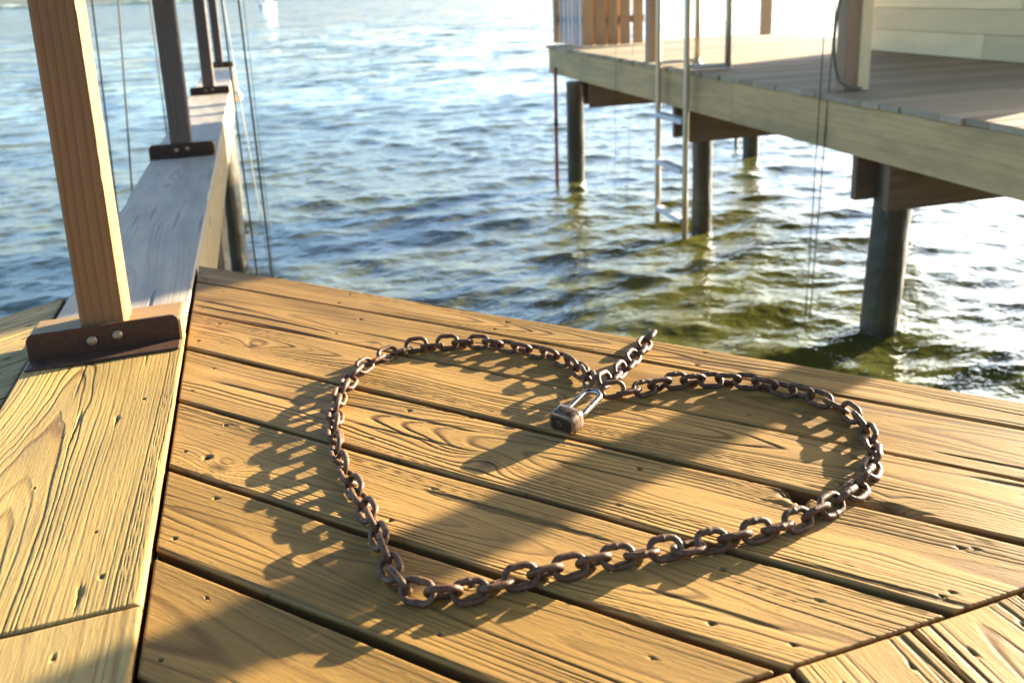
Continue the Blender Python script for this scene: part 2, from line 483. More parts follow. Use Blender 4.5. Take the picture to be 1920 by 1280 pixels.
class PlankSet:
    def __init__(s):
        s.V, s.F, s.g, s.k, s.t, s.c, s.n = [], [], [], [], [], [], 0
    def plank(s, org, eu, ev, width, u0, u1, seed, thick=0.038, style=None, knots=(), holes=(), du=0.0042, dv=0.00115, edge=0.0030, z=0.0, chips=()):
        """org/eu/ev: 2D frame of the board; u0/u1: functions of v giving its two ends"""
        style = style or {}
        rng = np.random.default_rng(seed + 900)
        nv = max(6, int(width / dv))
        v1 = np.linspace(-width / 2, width / 2, nv)
        # crowd extra rows at the rounded edges
        ee = np.array([0, 0.0006, 0.0016, 0.003, 0.0045])
        v1 = np.unique(np.round(np.concatenate([v1[(np.abs(v1) < width / 2 - 0.0048)], -width / 2 + ee, width / 2 - ee]), 6))
        nv = len(v1)
        a0 = np.array([u0(x) for x in v1]); a1 = np.array([u1(x) for x in v1])
        nu = max(8, int((a1 - a0).max() / du))
        t = np.linspace(0, 1, nu)
        t = np.unique(np.concatenate([t, [0.0006 / (a1 - a0).max(), 0.0018 / (a1 - a0).max(), 1 - 0.0006 / (a1 - a0).max(), 1 - 0.0018 / (a1 - a0).max()]]))
        nu = len(t)
        v = np.repeat(v1[:, None], nu, 1)
        u = a0[:, None] + (a1 - a0)[:, None] * t[None, :]
        h, g, kn = ring_field(u, v, seed, style, knots)
        # edges: rounded, a little worn
        wob = sines(rng, 6, 30.0, 0.0)
        er = np.clip(edge * (1 + 0.35 * wob(u, 0 * v)), 0.002, 0.012)
        d = width / 2 - np.abs(v)
        q = np.clip(1 - d / er, 0, 1)
        h = h - er * (1 - np.sqrt(np.clip(1 - q * q, 0, 1))) * 0.8
        de = np.minimum(u - a0[:, None], a1[:, None] - u)
        q = np.clip(1 - de / 0.002, 0, 1)
        h = h - 0.0016 * q * q
        for (hu, hv, hr) in holes:
            rr = np.sqrt((u - hu) ** 2 + (v - hv) ** 2) / hr
            h = h - 0.004 * np.exp(-rr ** 4) + 0.0003 * np.exp(-((rr - 1.5) / 0.4) ** 2)
            kn = np.maximum(kn, np.exp(-rr ** 4))
        for (hu, hv, ru, rv, dp) in chips:
            ang = np.arctan2((v - hv) / rv, (u - hu) / ru)
            rr = np.sqrt(((u - hu) / ru) ** 2 + ((v - hv) / rv) ** 2) * (1 + 0.25 * np.sin(3 * ang + 1) + 0.15 * np.sin(7 * ang))
            h = h - dp * np.exp(-rr ** 4)
            kn = np.maximum(kn, 0.35 * np.exp(-rr ** 4))
        org, eu, ev = np.array(org, float), np.array(eu, float), np.array(ev, float)
        X = org[0] + u * eu[0] + v * ev[0]; Y = org[1] + u * eu[1] + v * ev[1]
        top = np.stack([X, Y, h + z], -1).reshape(-1, 3)
        idx = np.arange(nv * nu).reshape(nv, nu)
        Fq = np.stack([idx[:-1, :-1], idx[:-1, 1:], idx[1:, 1:], idx[1:, :-1]], -1).reshape(-1, 4)
        if eu[0] * ev[1] - eu[1] * ev[0] < 0:
            Fq = Fq[:, ::-1]
        loop = np.concatenate([idx[0, :], idx[1:, -1], idx[-1, -2::-1], idx[-2:0:-1, 0]])
        low = top[loop].copy(); low[:, 2] = z - thick
        mid_ = top[loop].copy(); mid_[:, 2] -= 0.0035
        L = len(loop); lm_ = np.arange(L) + nv * nu; li = lm_ + L
        nx = (np.arange(L) + 1) % L
        S = np.concatenate([np.stack([loop, lm_, lm_[nx], loop[nx]], -1), np.stack([lm_, li, li[nx], lm_[nx]], -1)])
        if eu[0] * ev[1] - eu[1] * ev[0] < 0:
            S = S[:, ::-1]
        # under side: strip between the long edges
        b0 = li[:nu]; b1 = li[nu + nv - 2: nu + nv - 2 + nu][::-1]
        Bq = np.stack([b0[:-1], b1[:-1], b1[1:], b0[1:]], -1)
        tone = rng.uniform(0, 1) if 'tone' not in style else style['tone']
        co = np.stack([u + seed * 1.37, v + seed * 0.71, 0 * u], -1).reshape(-1, 3)
        s.V += [top, mid_, low]; s.F += [Fq + s.n, S + s.n, Bq + s.n]
        s.g += [g.ravel(), np.full(2 * L, 1.0)]; s.k += [kn.ravel(), np.tile(kn.ravel()[loop], 2)]  # side walls all late wood tone: gap shade put into their colour
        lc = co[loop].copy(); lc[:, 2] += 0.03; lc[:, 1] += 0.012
        s.c += [co, co[loop], lc]
        s.t += [np.full(len(top), tone), np.full(2 * L, tone)]
        s.n += len(top) + 2 * L
    def build(s, name, mat, parent):
        me = np_mesh(name, np.concatenate(s.V), np.concatenate(s.F))
        put_attr(me, 'grain', np.concatenate(s.g)); put_attr(me, 'knot', np.concatenate(s.k))
        put_attr(me, 'tone', np.concatenate(s.t)); put_attr(me, 'wood_co', np.concatenate(s.c))
        o = link(name, me, mat, parent)
        try:
            me.set_sharp_from_angle(angle=rad(50))
        except Exception:
            pass
        return o

# ================================================================== the lake
def build_water():
    def axis(lo_f, hi_f, step, lo, hi, ratio):
        a = list(np.arange(lo_f, hi_f, step))
        s = step; x = a[-1]
        while x < hi:
            s *= ratio; x += s; a.append(x)
        b = []; s = step; x = lo_f
        while x > lo:
            s *= ratio; x -= s; b.append(x)
        return np.array(b[::-1] + a)
    xs = axis(-2.5, 8.0, 0.022, -4000, 4000, 1.021)
    ys = axis(1.2, 11.0, 0.022, -300, 9000, 1.014)
    dx = np.gradient(xs); dy = np.gradient(ys)
    X, Y = np.meshgrid(xs, ys)
    S = np.maximum(dx[None, :] * 0.8, dy[:, None])
    rng = np.random.default_rng(11)
    Z = np.zeros_like(X); PX = np.zeros_like(X); PY = np.zeros_like(X)
    tot = np.zeros_like(X); allv = 0.0
    n = 92
    lam = np.exp(np.linspace(math.log(0.12), math.log(4.2), n)) * rng.uniform(0.93, 1.07, n)
    for L in lam:
        th = rad(-98) + rng.normal(0, rad(34))
        k = 2 * math.pi / L
        slope = 0.025 * (1.15 if 0.18 < L < 0.7 else 0.30 if L > 1.0 else 0.9) * rng.uniform(0.6, 1.35)
        A = slope / k
        att = np.clip((L / S - 2.6) / 3.0, 0, 1)
        ph = k * (math.cos(th) * X + math.sin(th) * Y) + rng.uniform(0, 6.283)
        sn, cs = np.sin(ph), np.cos(ph)
        Z += att * A * cs
        PX -= att * A * 0.9 * math.cos(th) * sn; PY -= att * A * 0.9 * math.sin(th) * sn
        tot += att * slope ** 2; allv += slope ** 2
    lost = 1 - np.sqrt(np.clip(tot / allv, 0, 1))
    Vv = np.stack([X + PX, Y + PY, Z + WATER], -1).reshape(-1, 3)
    ny, nx = X.shape
    idx = np.arange(nx * ny).reshape(ny, nx)
    Fq = np.stack([idx[:-1, :-1], idx[:-1, 1:], idx[1:, 1:], idx[1:, :-1]], -1).reshape(-1, 4)
    me = np_mesh("lake_water", Vv, Fq)
    put_attr(me, 'lost', lost.ravel())
    o = link("lake_water", me, M['water'])
    tag(o, kind='structure')
build_water()

# far shore: a low wooded bank beyond the lake
def build_shore():
    rng = np.random.default_rng(3)
    xs = np.linspace(-1900, 2600, 300)
    f = sines(rng, 14, 0.03, 0); f2 = sines(rng, 30, 0.4, 0)
    V, F = [], []
    prof = [(0, 0.0), (6, 0.55), (18, 0.9), (60, 1.0), (140, 0.8), (260, 0.3)]
    hgt = 5.5 + 2.2 * f(xs, 0) + 1.4 * f2(xs, 0)
    hgt = np.clip(hgt, 1.5, None)
    m = len(prof)
    for i, x in enumerate(xs):
        yb = 1500 + 40 * math.sin(x * 0.004)
        for dy, q in prof:
            V.append((x, yb + dy, WATER - 0.3 + hgt[i] * q))
    for i in range(len(xs) - 1):
        for j in range(m - 1):
            a = i * m + j
            F.append((a, a + m, a + m + 1, a + 1))
    o = link("far_shore", np_mesh("far_shore", V, F, False), M['shore'])
    tag(o, kind='structure')
build_shore()

# unseen bank and tree belt behind the camera, added to cut sky fill
def build_bank():
    rng = np.random.default_rng(8)
    V, F = [], []
    xs = np.linspace(-160, 160, 60)
    prof = [(-9.0, -2.2), (-11.0, -1.2), (-13.0, -0.4), (-22.0, 0.3), (-60.0, 1.5), (-200.0, 3.0)]
    m = len(prof)
    for x in xs:
        for y, z in prof:
            V.append((x, y + 1.2 * math.sin(x * 0.11), z + 0.15 * math.sin(x * 0.5 + y)))
    for i in range(len(xs) - 1):
        for j in range(m - 1):
            a = i * m + j
            F.append((a, a + 1, a + m + 1, a + m))
    o = link("unseen_screen_bank", np_mesh("unseen_screen_bank", V, F), mat_plain("grass_ground", (0.07, 0.09, 0.03), 0.9, 0, 0.4, 0.6))
    tag(o, kind='structure')
    # leaf clumps
    n = 26000
    cx = rng.uniform(-120, 120, n); cy = -18 - np.abs(rng.normal(0, 5, n)); cz = rng.beta(1.6, 1.4, n) * (9 + 3 * np.sin(cx * 0.23) + 2 * np.sin(cx * 0.71)) + 0.2
    a = rng.normal(0, 1, (n, 3)); a /= np.linalg.norm(a, axis=1)[:, None]
    b = np.cross(a, rng.normal(0, 1, (n, 3))); b /= np.linalg.norm(b, axis=1)[:, None]
    r = rng.uniform(0.25, 0.7, n)[:, None]
    c = np.stack([cx, cy, cz], -1)
    Vq = np.stack([c - a * r, c - b * r * 0.6, c + a * r, c + b * r * 0.6], 1).reshape(-1, 3)
    Fq = np.arange(n * 4).reshape(-1, 4)
    o = link("unseen_screen_trees", np_mesh("unseen_screen_trees", Vq, Fq, False), mat_plain("tree_leaves", (0.05, 0.075, 0.02), 0.8, 0, 0.4, 0.7))
    tag(o, 'unseen belt of green trees added behind the dock to block low sky light', 'trees', kind='stuff')
build_bank()

# ================================================================== near deck
S2 = math.sqrt(0.5)
BX0, BX1 = -0.4568, -0.1753          # the wide border board
EDGE = -0.170                         # where the diagonal planks end
MITER = 0.5677                        # where they meet the straight ones
deck = thing('wooden_deck', 'warm brown wooden deck with diagonal planks that carries the rusty chain', 'deck')

def deck_planks():
    ps = PlankSet()
    gaps = [1.4158, 1.3249, 1.1740, 1.0305, 0.8717, 0.7196, 0.5780, 0.4320, 0.2850]
    gw = [0.0, 0.008, 0.008, 0.0125, 0.009, 0.012, 0.0135, 0.012, 0.012]
    eu, ev = (S2, -S2), (S2, S2)
    knots = {1: [(0.55, -0.05, 0.012)], 2: [(0.19, -0.015, 0.012), (0.86, 0.03, 0.009), (1.34, -0.060, 0.014)], 3: [(0.66, -0.03, 0.012), (1.06, 0.066, 0.014)],
             4: [(0.145, -0.045, 0.014)], 5: [(1.24, -0.03, 0.008)], 7: [(0.30, 0.0, 0.010)]}
    style = {0: dict(depth=0.05, pith=-0.01, tone=0.4, slope=0.012), 1: dict(depth=0.045, pith=0.01, tone=0.3, spacing=0.0060, slope=-0.02, relief=0.0006),
             2: dict(depth=0.05, pith=0.015, tone=0.62, slope=0.02), 3: dict(depth=0.055, pith=0.02, tone=0.7, slope=-0.02, spacing=0.0046),
             4: dict(depth=0.05, pith=-0.012, tone=0.66, slope=0.028), 5: dict(depth=0.042, pith=0.005, tone=0.26, slope=-0.024, spacing=0.0048),
             6: dict(depth=0.06, pith=-0.02, tone=0.2, slope=0.012, spacing=0.0062, relief=0.0006), 7: dict(depth=0.07, pith=0.03, tone=0.12, spacing=0.0060)}
    for i in range(8):
        hi = gaps[i] - gw[i] / 2; lo = gaps[i + 1] + gw[i + 1] / 2
        w = hi - lo; mid = (hi + lo) / 2
        org = (mid * S2, mid * S2)
        # along u: X = mid*S2 + u*S2 + v*S2 ; Y = mid*S2 - u*S2 + v*S2
        f0 = lambda v, mid=mid: (EDGE - mid * S2) / S2 - v
        f1 = lambda v, mid=mid: (mid * S2 - (MITER + 0.0035)) / S2 + v
        uL, uR = f0(0), f1(0)
        kn = [(uL + a, b, r) for a, b, r in knots.get(i, [])]
        rg = np.random.default_rng(40 + i)
        holes = []
        for ee in ((uL + 0.035 + 0.02), (uL + 0.46), (uL + 0.87), (uL + 1.28), (uR - 0.05)):
            if uL + 0.02 < ee < uR - 0.02:
                for sv in (-0.30, 0.30):
                    vv = sv * w + rg.normal(0, 0.006)
                    lim0, lim1 = f0(vv), f1(vv)
                    hu = min(max(ee + rg.normal(0, 0.008), lim0 + 0.03), lim1 - 0.03)
                    holes.append((hu, vv, rg.uniform(0.0020, 0.0034)))
        chips = []
        if i == 4:
            holes.append((uL + 0.108, -0.032, 0.0062))
        if i == 3:      # a piece broken out of the edge
            chips = [(uL + 1.078, w / 2 - 0.006, 0.012, 0.017, 0.015), (uL + 1.095, w / 2 - 0.002, 0.028, 0.006, 0.010), (uL + 1.058, w / 2 - 0.032, 0.014, 0.0035, 0.004)]
        if i == 2:
            chips = [(uL + 1.34, -w / 2 + 0.002, 0.045, 0.006, 0.010), (uL + 1.29, -w / 2 + 0.012, 0.03, 0.004, 0.003)]
        ps.plank(org, eu, ev, w, f0, f1, 100 + i * 7, style=style[i], knots=kn, holes=holes, chips=chips, z=rg.normal(0, 0.0006))
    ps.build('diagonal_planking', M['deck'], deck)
    ps = PlankSet()
    x = 0.6038
    edges = [x + 0.1478 * k for k in range(-5, 6)]
    for i, (a, b) in enumerate(zip(edges, edges[1:])):
        a = max(a + 0.004, EDGE); b = b - 0.004
        if b - a < 0.03:
            continue
        rg = np.random.default_rng(70 + i)
        holes = [(MITER - 0.04 + rg.normal(0, 0.006), (b - a) * sv, 0.0030) for sv in (-0.28, 0.28)]
        holes = [(h[0], h[1], h[2]) for h in holes]
        ps.plank(((a + b) / 2, 0), (0, 1), (1, 0), b - a, lambda v: -0.9, lambda v: MITER - 0.002, 300 + i * 5,
                 style=dict(tone=0.75, spacing=0.0062), holes=holes, knots=[(0.15 * i - 0.3, 0.01, 0.012)] if i % 3 == 1 else [], z=rg.normal(0, 0.0008))
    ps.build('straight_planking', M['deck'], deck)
deck_planks()

def border_board():
    ps = PlankSet()
    w = BX1 - BX0; cx = (BX0 + BX1) / 2
    rg = np.random.default_rng(5)
    holes = [(1.245, -0.105, 0.0028), (1.33, -0.02, 0.0022), (0.955, 0.09, 0.003), (1.05, 0.07, 0.002), (1.42, 0.09, 0.003), (1.19, -0.03, 0.002)]
    chips = [(0.93, 0.070, 0.016, 0.003, 0.003), (1.36, -0.005, 0.05, 0.002, 0.003), (1.36, 0.055, 0.012, 0.003, 0.003), (1.15, w / 2, 0.06, 0.005, 0.003)]
    ps.plank((cx, 0), (0, 1), (1, 0), w, lambda v: 0.895 - 0.035 * (v + 0.0) , lambda v: 1.70, 501, style=dict(depth=0.075, pith=-0.045, tone=0.6, spacing=0.0046, slope=0.028, relief=0.0014, cup=0.0004),
             holes=holes, chips=chips, z=0.007, edge=0.005, du=0.0032)
    ps.plank((cx, 0), (0, 1), (1, 0), w, lambda v: -0.9, lambda v: 0.892 - 0.035 * (v + 0.0), 517, style=dict(depth=0.10, pith=0.02, tone=0.7, spacing=0.0095, slope=0.02, relief=0.0005),
             holes=[(0.84, 0.06, 0.0026)], z=0.004, edge=0.006)
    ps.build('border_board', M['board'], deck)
    # the planks on the other side of the border board
    ps = PlankSet()
    a = rad(35.0)
    eu = (-math.cos(a), -math.sin(a)); ev = (math.sin(a), -math.cos(a))      # away from the board, towards the viewer
    x0 = BX0 - 0.006
    tip = np.array([x0, 2.052])
    wds = [0.138, 0.138, 0.138, 0.138, 0.138, 0.138, 0.138, 0.138]
    off = 0.0
    for i, wd in enumerate(wds):
        c = off + wd / 2
        org = tip + np.array(ev) * c
        f0 = lambda v, org=org: (org[0] + v * ev[0] - x0) / math.cos(a)
        ps.plank(org, eu, ev, wd, f0, lambda v: 1.5, 600 + i * 3, style=dict(tone=0.7, spacing=0.006), z=0.0, du=0.008, dv=0.002,
                 holes=[(f0(0.04) + 0.05, 0.04, 0.004), (f0(-0.04) + 0.05, -0.04, 0.004)])
        off += wd + 0.004
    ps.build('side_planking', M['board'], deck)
    # joists and rim below
    bm = bmesh.new()
    for x in (-0.15, 0.25, 0.66, 1.07):
        add_box(bm, (x, -0.9, -0.24), (x + 0.038, min(2.002 - x, 2.1) - 0.12, -0.040))
    for x in (-0.47, -0.90, -1.4):
        add_box(bm, (x, -0.9, -0.24), (x + 0.038, 2.0 + (x + 0.46) * 0.7 - 0.12, -0.042))
    bm_obj('joist_frame', bm, M['frame'], deck, co_axis=1)
    bm = bmesh.new()
    m = Matrix.Translation((2.002 / 2 - 0.035, 2.002 / 2 - 0.035, 0)) @ Matrix.Rotation(rad(-45), 4, 'Z')
    add_box(bm, (-1.6, -0.019, -0.24), (0.95, 0.019, -0.041), 0.003, m)
    bm_obj('rim_board', bm, M['side'], deck, co_axis=0)
border_board()

# ================================================================== beam with posts
beam = thing('dock_beam', 'long narrow grey timber beam running out over the water from the deck', 'beam', (-0.316, 1.70, 0), rad(-0.5))
def build_beam():
    ps = PlankSet()
    ps.plank((0, 0), (0, 1), (1, 0), 0.272, lambda v: 0.004, lambda v: 4.6, 811, style=dict(depth=0.09, pith=-0.02, tone=0.5, spacing=0.008, slope=0.012, relief=0.0005),
             z=0.006, du=0.014, dv=0.002, edge=0.005, holes=[(0.35, 0.08, 0.004), (0.5, 0.02, 0.003), (1.2, 0.06, 0.004), (1.3, -0.1, 0.004), (0.9, 0.03, 0.004)], knots=[(1.5, -0.02, 0.02)])
    ps.plank((0, 0), (0, 1), (1, 0), 0.268, lambda v: 4.605, lambda v: 7.35, 823, style=dict(depth=0.08, pith=0.02, tone=0.6, spacing=0.008, relief=0.0005),
             z=0.004, du=0.02, dv=0.003, edge=0.005)
    ps.build('top_board', M['beam'], beam)
    for sx in (-1, 1):
        x = sx * 0.117
        box_obj('side_timber', (x - 0.019, 0.30, -0.25), (x + 0.019, 7.33, -0.033), M['side'], beam, 0.004, 1)
    bm = bmesh.new()
    for y in (1.0, 2.1, 3.3, 4.5, 5.7, 7.2):
        add_box(bm, (-0.096, y, -0.22), (0.096, y + 0.04, -0.034))
    bm_obj('spacer_block', bm, M['frame'], beam)
build_beam()

def piling(name, label, x, y, top, r, group, lean=(0, 0), bottom=-3.0, cat='piling'):
    rng = random.Random(int(abs(x * 1000 + y * 77)))
    bm = bmesh.new()
    n = 70
    pts, rr = [], []
    for i in range(n):
        t = i / (n - 1); z = bottom + (top - bottom) * t
        pts.append((x + lean[0] * (z - WATER) + 0.006 * math.sin(z * 2 + x), y + lean[1] * (z - WATER), z))
        rr.append(r * (1.04 - 0.08 * t) * (1 + 0.02 * math.sin(z * 7 + y) + rng.uniform(-0.02, 0.02)))
    add_tube(bm, pts, r, 20, True, rr)
    nr = np.random.default_rng(int(abs(x * 991 + y * 37)))
    fa = sines(nr, 10, 5.0, 3.0)
    for v in bm.verts:                      # weathered trunk: flutes and flats down its length
        q = math.atan2(v.co.y - y, v.co.x - x)
        k = 1 + 0.045 * (math.sin(3 * q + nr.random() * 0 + x) * 0.6 + math.sin(7 * q + y) * 0.4) + 0.018 * float(fa(np.float64(v.co.z), np.float64(q)))
        if -2.95 < v.co.z < top - 0.01:
            cx_, cy_ = x + lean[0] * (v.co.z - WATER), y + lean[1] * (v.co.z - WATER)
            v.co.x = cx_ + (v.co.x - cx_) * k; v.co.y = cy_ + (v.co.y - cy_) * k
    me_o = bm_obj(name, bm, M['pile'], None, co_axis=2)
    return tag(me_o, label, cat, group)
G_L = 'round pilings under the long beam'
piling('piling', 'dark wet round piling under the narrow beam, the one nearer the deck', -0.255, 4.05, -0.26, 0.095, G_L, (0.0, 0))
piling('piling', 'dark wet round piling under the narrow beam, second one out from the deck', -0.235, 6.74, -0.26, 0.09, G_L, (0.0, 0))
piling('piling', 'dark round piling under the outer end of the narrow beam', -0.255, 9.0, -0.26, 0.085, G_L)

def lathe_dome(bm, r, h, m):
    add_lathe(bm, [(r, 0), (r, h * 0.15), (r * 0.9, h * 0.5), (r * 0.62, h * 0.82), (r * 0.25, h * 0.98), (0.0008, h)], 18, m)

def dock_post(label, x, y, base_z, width, height, xoff, seed, blockdepth=0.105, half=0.135, wood='post'):
    """square timber post standing on a wooden foot block behind a rusty angle bracket; y is the front of the bracket"""
    t = thing('dock_post', label, 'post', (x, y, base_z), 0, 'square posts standing on the beam')
    rng = np.random.default_rng(seed)
    # timber with worn corners
    w = width / 2
    prof = [(-w + .004, -w), (w - .005, -w), (w - .001, -w + .004), (w, -w + .009), (w, w - .006), (w - .006, w), (-w + .006, w), (-w, w - .006), (-w, -w + .004)]
    nz = 150
    zs = np.concatenate([np.linspace(0, 1.0, nz), [1.4, 1.9, height]])
    f = sines(rng, 16, 160.0, 0); f2 = sines(rng, 10, 30.0, 0)
    bm = bmesh.new()
    rings = []
    for z in zs:
        j = 0.0005 * float(f(np.float64(z), 0.0)) + 0.0002 * float(f2(np.float64(z), 0.0))
        ring = []
        for q, (px, py) in enumerate(prof):
            if q in (1, 2, 3):
                px = px - max(0, j) * 1.2
            ring.append(bm.verts.new((px, py, z)))
        rings.append(ring)
    n = len(prof)
    for A, B in zip(rings, rings[1:]):
        for k in range(n):
            bm.faces.new((A[k], A[(k + 1) % n], B[(k + 1) % n], B[k]))
    bm.faces.new(rings[0][::-1]); bm.faces.new(rings[-1])
    po = bm_obj('post_timber', bm, M[wood], t, co_axis=2)
    po.location = (xoff, 0.033 + w, 0.046)
    # foot block: a short 2x timber across the beam
    bm = bmesh.new()
    add_box(bm, (-half - 0.004, 0.0275, 0), (half + 0.006, 0.0275 + blockdepth, 0.0455), 0.007, None, 3)
    bm_obj('foot_block', bm, M['block'], t, co_axis=0)
    # bracket: upright leaf with rounded upper corners, foot leaf towards the viewer
    bm = bmesh.new()
    hgt, th, r = 0.058, 0.005, 0.014
    o2 = [(-half, 0.0), (half, 0.0)]
    for k in range(7):
        a = k / 6 * math.pi / 2
        o2.append((half - r + r * math.cos(a), hgt - r + r * math.sin(a)))
    for k in range(7):
        a = math.pi / 2 + k / 6 * math.pi / 2
        o2.append((-half + r + r * math.cos(a), hgt - r + r * math.sin(a)))
    fr = [bm.verts.new((px, 0.021, pz)) for px, pz in o2]
    bk = [bm.verts.new((px, 0.021 + th, pz)) for px, pz in o2]
    bm.faces.new(fr); bm.faces.new(bk[::-1])
    for k in range(len(o2)):
        k2 = (k + 1) % len(o2)
        bm.faces.new((fr[k2], fr[k], bk[k], bk[k2]))
    bmesh.ops.recalc_face_normals(bm, faces=bm.faces)
    add_box(bm, (-half, -0.022, 0.0004), (half, 0.0208, 0.0058), 0.0018)
    bm_obj('angle_bracket', bm, M['bracket'], t, co_axis=0)
    for k, bx in enumerate((xoff - 0.022, xoff + 0.024)):
        bm = bmesh.new()
        lathe_dome(bm, 0.0098, 0.0065, Matrix.Translation((bx, 0.0207, 0.029 + 0.004 * k)) @ Matrix.Rotation(rad(90), 4, 'X'))
        bm_obj('bolt', bm, M['bolt'], t, smooth=True)
    return t

dock_post('nearest reddish brown square post on a bracket with two bolt heads', -0.3155, 1.633, 0.0072, 0.082, 2.9, -0.001, 21)
dock_post('grey brown square post on the beam, second from the deck', -0.307, 3.775, 0.0064, 0.088, 2.9, 0.0, 22, half=0.132, wood='greypost')
dock_post('grey square post on the beam, third from the deck', -0.270, 6.29, 0.0045, 0.084, 2.9, -0.004, 23, half=0.134, wood='greypost')
dock_post('grey square post at the far end of the beam', -0.258, 8.79, 0.0045, 0.084, 2.9, 0.0, 24, half=0.132, wood='greypost')

# unseen roof added over deck and slip to cut sky fill, carried by posts
bm = bmesh.new()
add_box(bm, (-0.75, -2.6, 2.906), (2.9, 9.3, 3.02), 0.01)
for k in range(38):
    add_box(bm, (-0.75, -2.5 + k * 0.31, 2.86), (2.9, -2.46 + k * 0.31, 2.905))
tag(bm_obj('unseen_shade_roof', bm, M['frame'], None), 'unseen wooden roof added above the deck and slip to block sky light, carried by the square posts', 'roof')

# small round float hanging on the beam side
bm = bmesh.new()
add_lathe(bm, [(0.004, -0.034), (0.018, -0.031), (0.029, -0.018), (0.033, 0.0), (0.029, 0.018), (0.018, 0.031), (0.009, 0.036), (0.008, 0.046), (0.003, 0.047)], 22, Matrix.Translation((-0.080, 6.2, -0.012)))
tag(bm_obj('float_ball', bm, M['float'], smooth=True), 'small pale round float ball against the lit side of the beam', 'float')

# ================================================================== cables
def cable(name, label, pts, r, mat, group=None, cat='cable'):
    bm = bmesh.new(); add_tube(bm, pts, r, 8)
    return tag(bm_obj(name, bm, mat, None, smooth=True), label, cat, group)
GC = 'boat lift cables hanging in the slip'
def line(p, q, z0, z1):
    p, q = np.array(p, float), np.array(q, float)
    d = (q - p) / (q[2] - p[2])
    return [tuple(p + d * (z0 - p[2])), tuple(p + d * (0.3 * z0 + 0.7 * z1 - p[2])), tuple(p + d * (z1 - p[2]))]
cable('lift_cable', 'dark steel lift cable right of the beam, the thicker one on the right', line((-0.003, 4, 0.67), (0.0155, 4, -0.658), -2.2, 2.4), 0.0046, M['cable'], GC)
cable('lift_cable', 'dark steel lift cable crossing in front of the beam side', line((-0.0764, 4, 0.673), (-0.0542, 4, -0.648), -2.2, 2.4), 0.0040, M['cable'], GC)
cable('lift_cable', 'thin pale cord hanging between the two dark cables right of the beam', line((-0.0956, 5.5, 0.673), (-0.035, 5.5, -0.354), -2.2, 1.5), 0.0028, M['palecable'], GC)
cable('lift_cable', 'faint pale cord close beside the thicker dark cable', line((0.0217, 4.6, 0.669), (0.030, 4.6, -0.60), -2.2, 2.4), 0.0020, M['palecable'], GC)
cable('lift_cable', 'dark cable just right of the nearest post, left one of two', line((-0.6834, 4.5, 0.695), (-0.7091, 4.5, -0.369), -2.2, 2.4), 0.0045, M['cable'], GC)
cable('lift_cable', 'dark cable right of the nearest post, right one of two', line((-0.6275, 5.0, 0.693), (-0.6949, 5.0, -0.3526), -2.2, 2.4), 0.0048, M['cable'], GC)
cable('lift_cable', 'thin grey cable just left of the second post', line((-0.5659, 6.0, 0.69), (-0.5672, 6.0, -0.189), -2.2, 2.4), 0.0045, M['cable'], GC)
cable('lift_cable', 'brown cable in front of the far dock by the porch post, left of the pair', line((3.2629, 4.05, 0.548), (3.2275, 4.05, -1.449), -2.2, 2.3), 0.0035, M['cable'], GC)
cable('lift_cable', 'brown cable in front of the far dock by the porch post, right of the pair', line((3.310, 4.02, 0.545), (3.235, 4.02, -1.477), -2.2, 2.3), 0.0038, M['cable'], GC)
cable('lift_cable', 'very thin cord in front of the far dock end, left of the ladder', line((3.4022, 7.2, 0.544), (3.3767, 7.2, -1.445), -2.2, 2.3), 0.0022, M['cable'], GC)
cable('lift_cable', 'very thin slanting cord in front of the far dock, next to the ladder', line((3.5983, 7.2, 0.537), (3.5065, 7.2, -1.46), -2.2, 2.3), 0.0022, M['cable'], GC)

# ================================================================== dock across the slip
RA = rad(-2.4)
RO = Vector((3.23, 2.66, 0))
def at(x, y, z=0.0):
    return RO + Matrix.Rotation(RA, 3, 'Z') @ Vector((x, y, z))
DL, DW, DN = 6.72, 3.0, -5.5
dock = thing('far_dock', 'weathered grey wooden dock standing on pilings across the water', 'dock', RO, RA)
def build_dock():
    rng = random.Random(5)
    # decking boards run across; one mesh
    bm = bmesh.new()
    lay_co = bm.verts.layers.float_vector.new("wood_co"); lay_t = bm.verts.layers.float.new("tone")
    y = DN
    while y < DL - 0.05:
        w = 0.138
        j = rng.uniform(-0.012, 0.012)
        y1 = min(y + w, DL)
        vs = add_box(bm, (-0.025 + j, y, -0.036), (DW, y1, rng.uniform(-0.001, 0.002)), 0.004)
        off = (rng.random() * 9, rng.random() * 0.3, rng.random() * 0.3); tn = rng.random()
        for v in vs:
            v[lay_co] = (v.co.x + off[0], v.co.y - y + off[1], v.co.z + off[2]); v[lay_t] = tn
        y = y1 + 0.004
    bm_obj('decking', bm, M['fardeck'], dock)
    cuts = [DN, -1.2, 2.45, DL - 0.03]
    for a, b in zip(cuts, cuts[1:]):
        box_obj('fascia_board', (0.0, a + 0.002, -0.33), (0.04, b - 0.002, -0.039), M['farwood'], dock, 0.004, 1)
    box_obj('fascia_board', (0.042, DL - 0.07, -0.33), (DW - 0.05, DL - 0.031, -0.039), M['farwood'], dock, 0.004, 0)
    bm = bmesh.new()
    for x in (0.55, 1.1, 1.65, 2.2, 2.6):
        add_box(bm, (x, DN, -0.20), (x + 0.04, DL - 0.08, -0.0385))
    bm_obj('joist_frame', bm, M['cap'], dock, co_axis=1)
    for yc in (5.62, 3.35, 1.03, -1.4, -3.8):
        for s in (-1, 1):
            yy = yc + s * 0.135
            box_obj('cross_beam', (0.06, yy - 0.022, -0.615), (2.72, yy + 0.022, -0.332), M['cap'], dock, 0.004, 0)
build_dock()
G_R = 'round pilings under the far dock'
